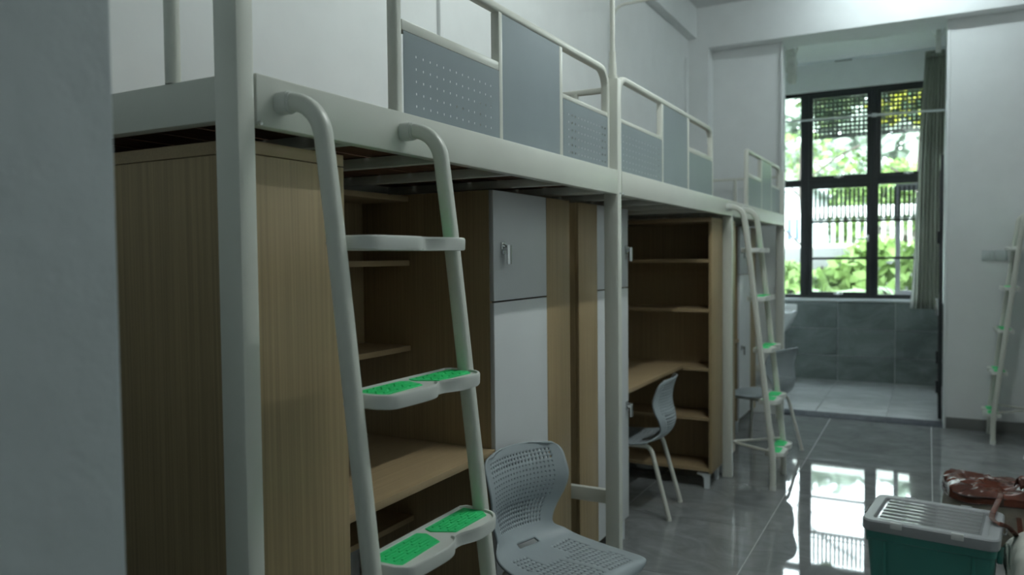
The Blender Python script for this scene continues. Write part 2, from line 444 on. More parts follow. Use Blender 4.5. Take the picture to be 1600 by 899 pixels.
# ------------------------------------------------------------------ loft beds
ZT, ZR, ZT2 = 1.838, 1.737, 2.25        # rail top, rail bottom, guard top
def perforated(y0, y1, z0, z1, x, ncol, nrow, hw, hh, my, mz0, mz1, name, parent):
    ys = [y0]; holes_c = []
    for i in range(ncol):
        c = y0 + my + (y1 - y0 - 2 * my) * i / (ncol - 1)
        holes_c.append(len(ys)); ys += [c - hw / 2, c + hw / 2]
    ys.append(y1)
    zs = [z0]; holes_r = []
    for i in range(nrow):
        c = z0 + mz0 + (z1 - z0 - mz0 - mz1) * i / (nrow - 1)
        holes_r.append(len(zs)); zs += [c - hh / 2, c + hh / 2]
    zs.append(z1)
    m = MB(); b = m.bm
    for xx in (x, x - .0015):
        V = [[b.verts.new((xx, yy, zz)) for zz in zs] for yy in ys]
        for i in range(len(ys) - 1):
            for j in range(len(zs) - 1):
                if i in holes_c and j in holes_r: continue
                b.faces.new((V[i][j], V[i + 1][j], V[i + 1][j + 1], V[i][j + 1]))
    return m.build(name, M_PANEL, parent, smooth=0)

def make_bed(name, label, Y0, Y1, mirror, g, near_post, far_high, guard_curve):
    """front rail face at X=0; g = guard positions (local, measured from the ladder end)"""
    t = empty(name, label, 'bed', (0, Y0, 0), group='loft beds along the left wall')
    L = Y1 - Y0
    my = (lambda y: L - y) if mirror else (lambda y: y)
    pd, pw, back = .045, .066, XL + .03
    y0 = 0.0
    ye = L - pd
    def B(n, mt, x0, x1, a, b_, z0, z1, bev=0.0):
        return bx(n, mt, t, x0, x1, a, b_, z0, z1, bev=bev)
    # posts
    posts = []
    if near_post: posts.append((-pd, 0, 2.22))
    posts.append((L - pd, L, 2.22 if far_high else ZR))
    for a, b_, top in posts:
        B('post', M_METAL, -pw, 0, a, b_, 0.0, top, .009)
        sh = 0.0 if a < 0 else .038            # the wall-side frame sits in the gap between the wardrobes
        B('post', M_METAL, back, back + .045, a + sh, b_ + sh - .002, 0.0, 2.0, .01)
        # end frame: crossbar at deck height, low stretcher
        B('end_rail', M_METAL, back + .045, -pw, a + .006, b_ - .006, ZR + .008, ZT - .006, .004)
        B('stretcher', M_METAL, back + .045, -.03, a + sh + .006, b_ + sh - .010, .412, .472, .004)
        if top > 2:
            B('end_bar', M_METAL, back + .045, -pw, a + .01, b_ - .012, 2.165, 2.188, .004)
            for xx in (-.20, -.43, -.66):
                MB().tube([(xx, a + .018, ZT - .006), (xx, a + .018, 2.17)], .031, n=14).build('end_bar', M_METAL, t)
            cap = MB().tube([(-pw / 2, (a + b_) / 2, 2.22), (-pw / 2, (a + b_) / 2, 2.232)], .05, .04).build('post_cap', M_METAL, t)
    # rails
    B('side_rail', M_METAL, -.03, 0, .0015, ye if far_high else L - .001, ZR, ZT, .004)
    ys = .0015 if near_post else .042
    B('side_rail', M_METAL, back, back + .03, ys, ye, ZR, ZT, .004)
    # bolt heads on the rail ends
    for yy in (.007, L - .03):
        MB().tube([(-.001, yy, ZR + .005), (.005, yy, ZR + .005)], .009, n=8).build('bolt', M_CHROME, t)
    # cross bars and planks
    for k in range(5):
        yy = .30 + (L - .44) * k / 4
        bx('cross_bar', M_METAL, t, back + .03, -.03, yy, yy + .03, ZR + .004, ZR + .034, bev=.003)
    w = (-.032 - (back + .032)) / 6
    for k in range(6):
        x0 = back + .032 + w * k
        bx('bed_plank', M_PLANK, t, x0 + .004, x0 + w - .006, ys + .003, ye - .004, ZR + .036, ZR + .052)
    # guard
    (p0, p1), (a0, a1), (b0, b1), (c0, c1) = g     # posts+panels: first post, panel A, tall panel B, panel C
    gx = -.05
    tw = .028
    rr = .075
    zt = ZT2
    end_y = c1 - .012
    s_y = (p0 + p1) / 2
    pts = []
    if guard_curve:
        pts += [(gx, my(s_y), ZT - .004)] + [(gx, my(s_y + rr - rr * math.cos(q)), zt - rr + rr * math.sin(q)) for q in [PI / 2 * i / 6 for i in range(7)]]
    else:
        pts += [(gx, my(s_y), ZT - .004), (gx, my(s_y), zt - .02), (gx, my(s_y + .006), zt - .006), (gx, my(s_y + .02), zt)]
    pts += [(gx, my(end_y - rr + rr * math.sin(q)), zt - rr + rr * math.cos(q)) for q in [PI / 2 * i / 6 for i in range(7)]] + [(gx, my(end_y), ZT - .004)]
    MB().tube(pts, tw, tw + .004, up=(1, 0, 0), sq=3.5, n=16).build('guard_rail', M_METAL, t)
    def gb(n, mt, ya, yb, z0, z1, th):
        ya, yb = sorted((my(ya), my(yb)))
        return B(n, mt, gx - th / 2, gx + th / 2, ya, yb, z0, z1, .003)
    gb('guard_bar', M_METAL, p1 - .004, a1 + .004, 2.056, 2.084, .026)
    gb('guard_bar', M_METAL, c0, c1 - .02, 2.056, 2.074, .026)
    gb('guard_upright', M_METAL, a1 - .004, b0, ZT - .004, zt - .012, .030)
    gb('guard_upright', M_METAL, b1, c0, ZT - .004, zt - .012, .026)
    ya, yb = sorted((my(a0), my(a1)))
    perforated(ya, yb, ZT - .01, 2.055, gx + .014, 13, 5, .006, .0065, .055, .045, .055, 'guard_panel', t)
    ya, yb = sorted((my(b0), my(b1)))
    bx('guard_panel', M_PANEL, t, gx + .006, gx + .012, ya, yb, ZT - .01, zt - .014)
    ya, yb = sorted((my(c0), my(c1)))
    perforated(ya, yb, ZT - .01, 2.055, gx + .014, 13, 6, .009, .007, .05, .04, .05, 'guard_panel', t)
    return t
G1 = ((.486, .525), (.525, 1.022), (1.040, 1.466), (1.492, 1.955))
bed1 = make_bed('loft_bed', 'nearest cream metal loft bed, ladder at its near end, beside the grey wall corner', 0.0, 2.0, False, G1, True, True, True)
bed2 = make_bed('loft_bed', 'middle cream metal loft bed whose curved guard starts at the tall canopy post', 2.0, 4.1, True,
                ((.405, .42), (.42, .94), (.965, 1.40), (1.432, 2.03)), False, False, True)
bed3 = make_bed('loft_bed', 'farthest cream metal loft bed, beside the balcony opening', 4.1, 6.16, False,
                ((.63, .67), (.67, 1.16), (1.18, 1.60), (1.62, 2.03)), False, True, False)

# canopy pole on the post between bed 1 and 2, and the net frame at the far end of bed 2
pl = MB().tube([(-.031, 1.978, 2.332), (-.031, 1.978, 3.18)], .021, n=12).build('canopy_pole', M_METAL, bed1)
MB().tube([(-.031, 1.978, 2.232), (-.031, 1.978, 2.282)], .034, n=14).build('socket', M_METAL, pl)
MB().tube([(-.031, 1.978, 2.282), (-.031, 1.978, 2.332)], .028, n=14).build('collar', M_METAL, pl)
xw = XL + .045
yn = 2.078
pts = [(xw, yn, ZT + .165), (xw, yn, ZT + 1.30)] + [(xw + .1 - .1 * math.cos(q), yn, ZT + 1.30 + .1 * math.sin(q)) for q in [PI / 2 * i / 6 for i in range(1, 7)]] + [(-.05, yn, ZT + 1.40)]
cf = MB().tube(pts, .02, n=10, up=(0, 1, 0)).build('net_frame_tube', M_METAL, bed2)
MB().tube([(xw, yn, ZT + 0.163), (xw, yn, ZT + .25)], .03, n=10).build('socket', M_METAL, cf)

# ------------------------------------------------------------------ ladders
def ladder_line(z):           # stile axis X for a height
    return .113 + (1.73 - z) * .1155
def make_ladder(name, label, loc, rz=0.0):
    t = empty(name, label, 'ladder', loc, rz, group='ladders of the loft beds')
    zb = .21
    xb = ladder_line(zb)
    for yy in (.062, .468):
        r = .085; zt = 1.788
        pts = [(.026, yy, zt), (.03, yy, zt)]
        ang = math.atan(.1155)
        cx = ladder_line(zt - r) - r * math.cos(ang) - .004
        pts = [(.024, yy, zt)] + [(cx + r * math.sin(q), yy, zt - r + r * math.cos(q)) for q in [(PI / 2 - ang) * i / 9 for i in range(10)]]
        pts += [(ladder_line(z), yy, z) for z in (1.55, 1.2, .9, .6, .4, .26)] + [(xb - .002, yy, zb), (xb, yy, .15), (xb, yy, .02)]
        MB().tube(pts, .036, .030, n=18, up=(0, 1, 0), sq=3.0).build('stile', M_METAL, t)
        MB().tube([(xb, yy, 0.0), (xb, yy, .03)], .041, .035, n=16, up=(0, 1, 0), sq=3.0).build('rubber_foot', M_STEP, t)
        fm = MB().tube([(0.001, yy, zt), (.006, yy, zt), (.022, yy, zt), (.030, yy, zt)], .044, .038, n=18, up=(0, 1, 0), sq=3.0)
        fm.tube([(.028, yy, zt), (.036, yy, zt)], .040, .034, n=18, up=(0, 1, 0), sq=3.0)
        tag(fm.build('ferrule', M_STEP, t), 'flared cream end fitting')
        for z in (1.51, 1.20, .875, .55):
            MB().tube([(ladder_line(z) - .016, yy, z), (ladder_line(z) - .023, yy, z)], .009, n=8, up=(0, 1, 0)).build('bolt', M_CHROME, t)
    for k, z in enumerate((1.525, 1.217, .890, .563, .235)):
        xs = ladder_line(z)
        y0, y1 = .086, .470
        xb_, xf = xs - .052, xs + .072
        # outline: straight back edge, front edge with two lobes
        out = []
        N = 36
        for i in range(N + 1):
            s = i / N
            yy = y0 + (y1 - y0) * s
            lobe = -.026 * math.exp(-((s - .55) / .105) ** 2) - .010 * ((s - .5) * 2) ** 2
            e = min(s, 1 - s) * (y1 - y0)
            rc = .030 if s < .5 else .060
            rnd = 0 if e > rc else (rc - math.sqrt(max(0, rc * rc - (rc - e) ** 2)))
            x = xf + lobe - rnd
            out.append((x + (.02 if False else 0), yy))
        back = [(xb_ + .0, y1 - .012), (xb_ + .012, y1), ][::-1] + [(xb_, y0 + .012)][0:0]
        poly = [(xb_, y0 + .01), (xb_ + .01, y0)] + out + [(xb_ + .012, y1), (xb_, y1 - .012)]
        m = MB(); b = m.bm
        def ring(poly, z, sc=0.0):
            c = Vector((sum(p[0] for p in poly) / len(poly), sum(p[1] for p in poly) / len(poly)))
            res = []
            for p in poly:
                d = Vector(p) - c
                q = Vector(p) - (d.normalized() * sc if sc else Vector((0, 0)))
                res.append(b.verts.new((q.x, q.y, z)))
            return res
        th = .029
        R = [ring(poly, z - th, .006), ring(poly, z - th + .003, .001), ring(poly, z - .005), ring(poly, z - .001, .0025), ring(poly, z, .006)]
        R.append(ring(poly, z, .011)); R.append(ring(poly, z - .005, .013))
        n = len(poly)
        for q in range(len(R) - 1):
            for i in range(n): b.faces.new((R[q][i], R[q][(i + 1) % n], R[q + 1][(i + 1) % n], R[q + 1][i]))
        b.faces.new(R[0][::-1]); b.faces.new(R[-1])
        rg = m.build('rung', M_STEP, t, smooth=35)
        # two green grip pads with raised bars
        ym = (y0 + y1) / 2
        for side in (0, 1):
            pa = (y0 + .016, ym - .016) if side == 0 else (ym + .016, y1 - .018)
            xa, xe = xb_ + .014, xs + .036
            inner = pa[1] if side == 0 else pa[0]
            sl = .022
            if side == 0: pp = [(xa, pa[0]), (xe, pa[0]), (xe - .004, pa[1] + .004 - .02), (xa + .02, pa[1] + .008), (xa, pa[1])]
            else: pp = [(xa, pa[0]), (xa + .02, pa[0] - .008), (xe - .004, pa[0] + .016), (xe, pa[1] - .02), (xe - .022, pa[1]), (xa, pa[1])]
            pm = MB().prism(pp, 'Z', z - .006, z - .0025)
            dy = (pa[1] - pa[0])
            for r_ in range(6):
                xx = xa + .009 + (xe - xa - .02) * r_ / 5.3
                off = .012 if r_ % 2 else 0.0
                for q in range(3):
                    a = pa[0] + .012 + off + (dy - .03) * q / 3
                    pm.box(xx, xx + .0045, a, a + (dy - .04) / 3 - .008, z - .003, z - .0006)
            tag(pm.build('grip_pad', M_GREEN, rg, smooth=0), 'bright green grip pad')
    # U-shaped brace from the stiles back to the bed post
    zz = .245; xs = ladder_line(zz) - .012
    pts = [(xs, .062, zz), (.06, .185, zz), (.028, .205, zz), (.016, .222, zz), (.015, .245, zz), (.026, .262, zz), (.06, .285, zz), (xs, .468, zz)]
    MB().tube(pts, .018, n=10, up=(0, 0, 1)).build('brace', M_METAL, t)
    return t
lad1 = make_ladder('ladder', 'large cream ladder with green pads hooked on the nearest bed', (0, 0, 0))
lad2 = copy_tree(lad1, 'cream ladder beside the farthest chair, hooked on the far bed')
lad2.location = (0, 3.84, 0)
lad3 = copy_tree(lad1, 'cream ladder cut off by the right edge, seen from its side')
lad3.location = (1.875, 6.345, 0); lad3.rotation_euler = (0, 0, PI)
# rail of the right-hand bed that carries this ladder (just out of frame)
rb = empty('loft_bed', 'cream metal loft bed at the right wall, carrying the right ladder', 'bed', (1.875, 6.345, 0), PI)
bx('side_rail', M_METAL, rb, -.03, 0, .0015, 2.0, ZR, ZT, bev=.004)
bx('side_rail', M_METAL, rb, -.85, -.82, .0015, 2.0, ZR, ZT, bev=.004)
for a in (-.0, 1.955):
    bx('post', M_METAL, rb, -.062, -.031, a + .002, a + .045, 0, 2.2, bev=.008)
    bx('post', M_METAL, rb, -.85, -.80, a + .002, a + .045, 0, 1.736, bev=.01)
for k in range(6):
    bx('bed_plank', M_PLANK, rb, -.815 + .13 * k, -.69 + .13 * k, .05, 1.95, ZR + .036, ZR + .052)

# ------------------------------------------------------------------ cupboards, desks under the beds
def lock(parent, y, z, x):
    m = MB()
    m.box(x, x + .008, y - .014, y + .014, z - .014, z + .030, bev=.003)
    m.tube([(x + .006, y - .009, z + .022), (x + .016, y - .006, z + .022), (x + .02, y, z + .012)], .006, n=8)
    m.tube([(x + .004, y, z + .006), (x + .026, y, z + .006)], .014, n=12)
    d = m.build('lock', M_CHROME, parent)
    m = MB()
    prof = [(.010, .009), (-.012, .011), (-.032, .0125), (-.05, .009), (-.060, .003)]
    m.tube([(x + .026, y + .008, z + .01 + p[0]) for p in prof], .014, .030, n=12, up=(0, 1, 0))
    b = m.bm
    tag(m.build('hasp', M_CHROME, parent), 'rounded chrome hasp hanging from the lock')
def foot_bracket(parent, x, y, sx, sy):
    m = MB()
    prof = [(0, .098), (.075, .098), (.074, .088), (.045, .080), (.033, .066), (.030, .0), (.006, .0), (.003, .05)]
    m.prism([(y + sy * p[0], p[1]) for p in prof], 'X', x, x - sx * .022)
    prof2 = [(x - sx * p[0], p[1]) for p in prof]
    m.prism(prof2, 'Y', y, y + sy * .022)
    return m.build('foot', M_FOOT, parent)
def make_wardrobe(name, label, y0, y1, door_first):
    """front at X=-.26; door on the low-Y side if door_first"""
    t = empty(name, label, 'wardrobe', (0, 0, 0), group='wardrobes under the loft beds')
    xf, xb, zt = -.235, XL + .012, 1.722
    bx('side_panel', M_WOOD, t, xb, xf - .018, y0, y0 + .018, .10, zt, bev=.001)
    bx('side_panel', M_WOOD, t, xb, xf - .018, y1 - .018, y1, .10, zt, bev=.001)
    bx('back_panel', M_WOOD, t, xb, xb + .01, y0 + .018, y1 - .018, .10, zt)
    bx('top_panel', M_WOODY, t, xb + .01, xf - .018, y0 + .018, y1 - .018, zt - .018, zt - .001)
    bx('bottom_panel', M_WOODY, t, xb + .01, xf - .018, y0 + .018, y1 - .018, .10, .118)
    split = y0 + (y1 - y0) * (.655 if door_first else .345)
    d0, d1 = (y0 + .001, split) if door_first else (split, y1 - .001)
    f0, f1 = (split + .002, y1) if door_first else (y0, split - .002)
    bx('front_panel', M_WOOD, t, xf - .018, xf, f0, f1, .10, zt, bev=.001)
    ly = d0 + .062 if door_first else d1 - .035
    up_ = bx('door', M_DOOR, t, xf - .018, xf, d0, d1, 1.322, zt, bev=.0015)
    lock(up_, ly, 1.505, xf)
    lo = bx('door', M_DOOR, t, xf - .018, xf, d0, d1, .118, 1.316, bev=.0015)
    lock(lo, ly, .70, xf)
    for yy, sy in ((y0 + .01, 1), (y1 - .01, -1)):
        foot_bracket(t, xf - .02, yy, 1, sy); foot_bracket(t, xb + .01, yy, -1, sy)
    return t
make_wardrobe('wardrobe', 'white-doored wood wardrobe behind the nearest chair', 1.318, 1.983, True)
make_wardrobe('wardrobe', 'wood wardrobe partly hidden by the tall post, white door lock beside middle chair', 2.080, 2.722, False)
make_wardrobe('wardrobe', 'far wood wardrobe seen through the far ladder', 5.40, 6.08, True)

def make_bookcase(name, label, y0, y1, faces_up):
    """spans the bed width; open face towards +Y if faces_up else -Y"""
    t = empty(name, label, 'bookcase', (0, 0, 0), group='bookcases under the loft beds')
    xf, xb = -.055, XL + .012
    th = .02
    bk = (y0, y0 + .012) if faces_up else (y1 - .012, y1)
    ia, ib = (y0 + .012, y1) if faces_up else (y0, y1 - .012)
    bx('side_panel', M_WOOD, t, xf - th, xf, y0, y1, .10, 1.690, bev=.001)
    bx('side_panel', M_WOOD, t, xb, xb + th, ia, ib, .10, 1.690, bev=.001)
    bx('back_panel', M_WOOD, t, xb, xf - th, bk[0], bk[1], .10, 1.690)
    bx('top_panel', M_WOODY, t, xb, xf, y0, y1, 1.692, 1.718, bev=.001)
    for z in (1.458, 1.143, .770, .455, .131):
        bx('shelf', M_WOODY, t, xb + th, xf - th, ia, ib - .002 if faces_up else ib, z - .02, z)
    for yy, sy in ((y0 + .012, 1), (y1 - .012, -1)):
        foot_bracket(t, xf - .02, yy, 1, sy); foot_bracket(t, xb + .02, yy, -1, sy)
    return t
make_bookcase('bookcase', 'wood bookcase seen from its back and side at the nearest corner post', 0.008, .312, True)
make_bookcase('bookcase', 'open wood bookcase with shelves behind the middle chair', 3.745, 4.035, False)
make_bookcase('bookcase', 'wood bookcase hidden mostly behind the post beside the far ladder', 4.142, 4.415, True)
def make_desk(name, label, y0, y1):
    t = empty(name, label, 'desk', (0, 0, 0), group='desks under the loft beds')
    xb, xf = XL + .012, -.236
    bx('desktop', M_WOODY, t, xb, xf, y0, y1, .762, .786, bev=.0015)
    bx('back_panel', M_WOOD, t, xb, xb + .016, y0, y1, .35, .761)
    bx('lower_shelf', M_WOODY, t, xb + .016, -.60, y0, y1, .47, .49)
    return t
def make_wallshelf(name, label, y0, y1):
    t = empty(name, label, 'shelf', (0, 0, 0), group='wall shelves above the desks')
    xb, xf = XL + .004, -.602
    bx('back_panel', M_WOOD, t, xb, xb + .05, y0, y1, 1.13, 1.715)
    for z in (1.715, 1.472, 1.147):
        bx('shelf', M_WOODY, t, xb + .05, xf, y0, y1, z - .02, z, bev=.001)
    return t
for a, b_, w in ((.316, 1.316, 'nearest'), (2.725, 3.742, 'middle'), (4.42, 5.398, 'farthest')):
    make_desk('desk', {'nearest': 'wood desktop behind the large near ladder', 'middle': 'wood desktop above the middle chair seat', 'farthest': 'wood desktop behind the far ladder'}[w], a, b_)
    make_wallshelf('wall_shelf', {'nearest': 'dim wood wall shelves above the nearest desk', 'middle': 'wood wall shelves above the middle desk', 'farthest': 'wood wall shelves above the far desk'}[w], a, b_)

# ------------------------------------------------------------------ chairs
PROF = [  # x forward, z, half width, forward curl of the side edges, downward curl
    (.238, .400, .212, 0, .000), (.232, .430, .216, 0, .004), (.205, .447, .219, 0, .010), (.13, .447, .222, 0, .012),
    (.05, .440, .224, 0, .006), (-.04, .434, .220, 0, -.004), (-.115, .436, .206, .004, -.014), (-.168, .450, .186, .018, -.02),
    (-.206, .480, .154, .030, -.012), (-.230, .522, .156, .048, 0), (-.236, .572, .178, .062, 0), (-.220, .628, .200, .066, 0),
    (-.212, .680, .212, .065, 0), (-.218, .735, .212, .055, 0), (-.232, .782, .210, .05, 0), (-.246, .815, .206, .045, 0)]
NU, NV = 50, 92
def shell(u, v):
    x, z, hw, cf_, cd = cr(PROF, v)
    s = 2 * u - 1
    # round the four corners
    if v < .21: hw *= .52 + .48 * math.sqrt(max(0, 1 - (1 - v / .21) ** 2))
    if v > .89: hw *= .70 + .30 * math.sqrt(max(0, 1 - ((v - .89) / .11) ** 2))
    a = s * s
    cx = a
    return (x + cf_ * cx - (.022 * cx * max(0, 1 - v / .12)), s * hw, z - max(cd, 0) * cx - min(cd, 0) * cx - .012 * a * max(0, (v - .85) / .15) ** 2)
def hole(i, j):
    v = (j + .5) / NV; s = abs(2 * (i + .5) / NU - 1)
    if .455 < v < .490 and s < .30: return True              # hand slot
    if i % 2 == 0 or j % 2 == 0: return False
    if .13 < v < .30 and s < .80 and s > .10 - .05: return s < .78 - abs(v - .22) * 1.2
    if .30 <= v < .40 and .32 < s < .75: return True
    if .575 < v < .70: return s < .74
    if .885 < v < .945: return s < .80
    return False
def chair_mesh():
    m = MB(); m.grid(shell, NU, NV, hole)
    # blind dimples between the two perforated bands of the backrest
    m.bm.faces.ensure_lookup_table()
    k = 0; dimp = []
    for i in range(NU):
        for j in range(NV):
            if hole(i, j): continue
            v = (j + .5) / NV; q = abs(2 * (i + .5) / NU - 1)
            if i % 2 and j % 2 and .70 <= v <= .885 and q < .80: dimp.append(m.bm.faces[k])
            k += 1
    bmesh.ops.recalc_face_normals(m.bm, faces=m.bm.faces)
    bmesh.ops.inset_individual(m.bm, faces=dimp, thickness=.0012, depth=-.0022)
    return m
def make_chair(name, label, loc, rz):
    t = empty(name, label, 'chair', loc, rz, group='grey plastic chairs')
    o = chair_mesh().build('seat_shell', M_CHAIR, t, smooth=60)
    md = o.modifiers.new('thick', 'SOLIDIFY'); md.thickness = .008; md.offset = 0
    for s in (-1, 1):
        y = s * .158
        MB().tube([(.15, y, .418), (-.10, y, .418)], .024, n=12, up=(0, 1, 0)).build('side_tube', M_LEG, t)
        def leg(x0, x1, yf):
            d = 1 if x1 > x0 else -1
            pts = [(x0 - d * .02, y, .418), (x0, y, .418), (x0 + d * .022, y, .412), (x0 + d * .038, y + s * .002, .395), (x0 + d * .048, y + s * .004, .370), (x1, yf, .012)]
            g = MB().tube(pts, .026, n=14, up=(0, 1, 0)).build('leg', M_LEG, t)
            MB().tube([(x1 - d * .0003, yf, .012), (x1, yf, 0)], .029, n=14, up=(0, 1, 0)).build('foot_cap', M_LEG, g)
        leg(.14, .215, s * .180)
        leg(-.09, -.235, s * .180)
    MB().tube([(.10, -.158, .418), (.10, .158, .418)], .02, n=10).build('cross_tube', M_LEG, t)
    MB().tube([(-.08, -.158, .418), (-.08, .158, .418)], .02, n=10).build('cross_tube', M_LEG, t)
    return t
ch1 = make_chair('chair', 'nearest grey perforated plastic chair, facing the room beside the ladder', (.024, 1.325, 0), math.radians(-16))
ch1.scale = (.97, .97, .97)
def dupc(label, loc, rz):
    c = copy_tree(ch1, label); c.location = loc; c.rotation_euler = (0, 0, rz); return c
dupc('grey plastic chair tucked under the middle desk', (-.371, 3.22, 0), math.radians(186))
dupc('far grey plastic chair behind the far ladder', (.03, 4.955, 0), math.radians(159))
dupc('grey chair at the right edge of the picture, only its rim visible', (2.0, 5.30, 0), math.radians(4))

# ------------------------------------------------------------------ storage bin
def make_bin():
    c = Vector((1.165, 2.615)); rz = math.radians(-6.5)
    t = empty('storage_bin', 'teal plastic storage bin with grey latched lid on the floor', 'storage box', (c.x, c.y, 0), rz)
    hw, hd, H = .232, .188, .33
    m = MB(); b = m.bm
    def rr(hx, hy, r, z):
        pts = []
        for cx, cy, a in ((hx - r, hy - r, 0), (-hx + r, hy - r, 90), (-hx + r, -hy + r, 180), (hx - r, -hy + r, 270)):
            for k in range(6):
                q = math.radians(a + 90 * k / 5); pts.append(b.verts.new((cx + r * math.cos(q), cy + r * math.sin(q), z)))
        return pts
    def loft(R, capb=True, capt=True):
        for p, q in zip(R, R[1:]):
            n = len(p)
            for i in range(n): b.faces.new((p[i], p[(i + 1) % n], q[(i + 1) % n], q[i]))
        if capb: b.faces.new(R[0][::-1])
        if capt: b.faces.new(R[-1])
    loft([rr(hw - .026, hd - .026, .03, 0), rr(hw - .02, hd - .02, .03, .004), rr(hw - .002, hd - .002, .03, H - .05), rr(hw + .004, hd + .004, .03, H - .045), rr(hw + .004, hd + .004, .03, H)])
    m.build('bin_body', M_TEAL, t, smooth=35)
    # ribs
    for x in (-.16, .16):
        bx('rib', M_TEAL, t, x - .006, x + .006, -hd - .001, -hd + .03, .02, H - .05, bev=.002)
    for s in (-1, 1):
        tag(bx('side_handle', M_TEAL, t, s * hw, s * (hw + .02), -.07, .07, H - .1, H - .07, bev=.005), None)
    m = MB(); b = m.bm
    Hl = H + .036
    loft([rr(hw + .012, hd + .012, .034, H - .012), rr(hw + .016, hd + .016, .036, H - .006), rr(hw + .016, hd + .016, .036, Hl - .006), rr(hw + .011, hd + .011, .034, Hl),
          rr(hw - .022, hd - .020, .024, Hl), rr(hw - .026, hd - .024, .022, Hl - .004), rr(hw - .028, hd - .026, .02, Hl - .014)], True, True)
    lid = m.build('lid', M_LID, t, smooth=35)
    m = MB(); m.box(-hw + .034, hw - .050, -hd + .032, hd - .032, Hl - .0145, Hl - .010)
    n = 7
    for k in range(n):
        y = -hd + .045 + (2 * hd - .09) * k / (n - 1)
        m.box(-hw + .042, hw - .058, y - .0215, y + .0215, Hl - .011, Hl - .005, bev=.002)
    tag(m.build('lid_window', M_LIDC, lid), 'smoky glossy ribbed centre of the lid')
    for x in (-.115, .105):
        for s in (-1, 1):
            bx('clip', M_CLIP if s < 0 else M_LID, lid, x - .022, x + .022, s * (hd + .006), s * (hd + .0195), Hl - .024, Hl + .003, bev=.003)
    for s in (-1, 1):
        m = MB(); x = s * (hw + .018)
        m.tube([(x, -.06, Hl - .012), (x + s * .01, -.05, Hl - .02), (x + s * .012, 0, Hl - .022), (x + s * .01, .05, Hl - .02), (x, .06, Hl - .012)], .006, n=8, up=(0, 0, 1))
        m.build('lid_handle', M_BASE, lid)
    return t
make_bin()

# ------------------------------------------------------------------ brown bag and white sack
def crumple(verts, amp, sc, seed):
    for v in verts:
        p = Vector(v.co) * sc + Vector((seed, seed * 2, seed * 3))
        v.co += noise.noise_vector(p) * amp + noise.noise_vector(p * 2.7) * amp * .45
def blob(hx, hy, hz, pw, nseg=40):
    """rounded box surface, base on z=0"""
    m = MB(); b = m.bm
    nu, nv = nseg, nseg // 2
    V = []
    for j in range(nv + 1):
        th = PI * j / nv; row = []
        for i in range(nu):
            ph = 2 * PI * i / nu
            d = (math.sin(th) * math.cos(ph), math.sin(th) * math.sin(ph), -math.cos(th))
            k = (abs(d[0]) ** pw + abs(d[1]) ** pw + abs(d[2]) ** pw) ** (-1 / pw)
            row.append(b.verts.new((d[0] * k * hx, d[1] * k * hy, (d[2] * k + 1) * hz)))
        V.append(row)
    for j in range(nv):
        for i in range(nu):
            b.faces.new((V[j][i], V[j][(i + 1) % nu], V[j + 1][(i + 1) % nu], V[j + 1][i]))
    bmesh.ops.remove_doubles(b, verts=b.verts, dist=1e-5)
    return m
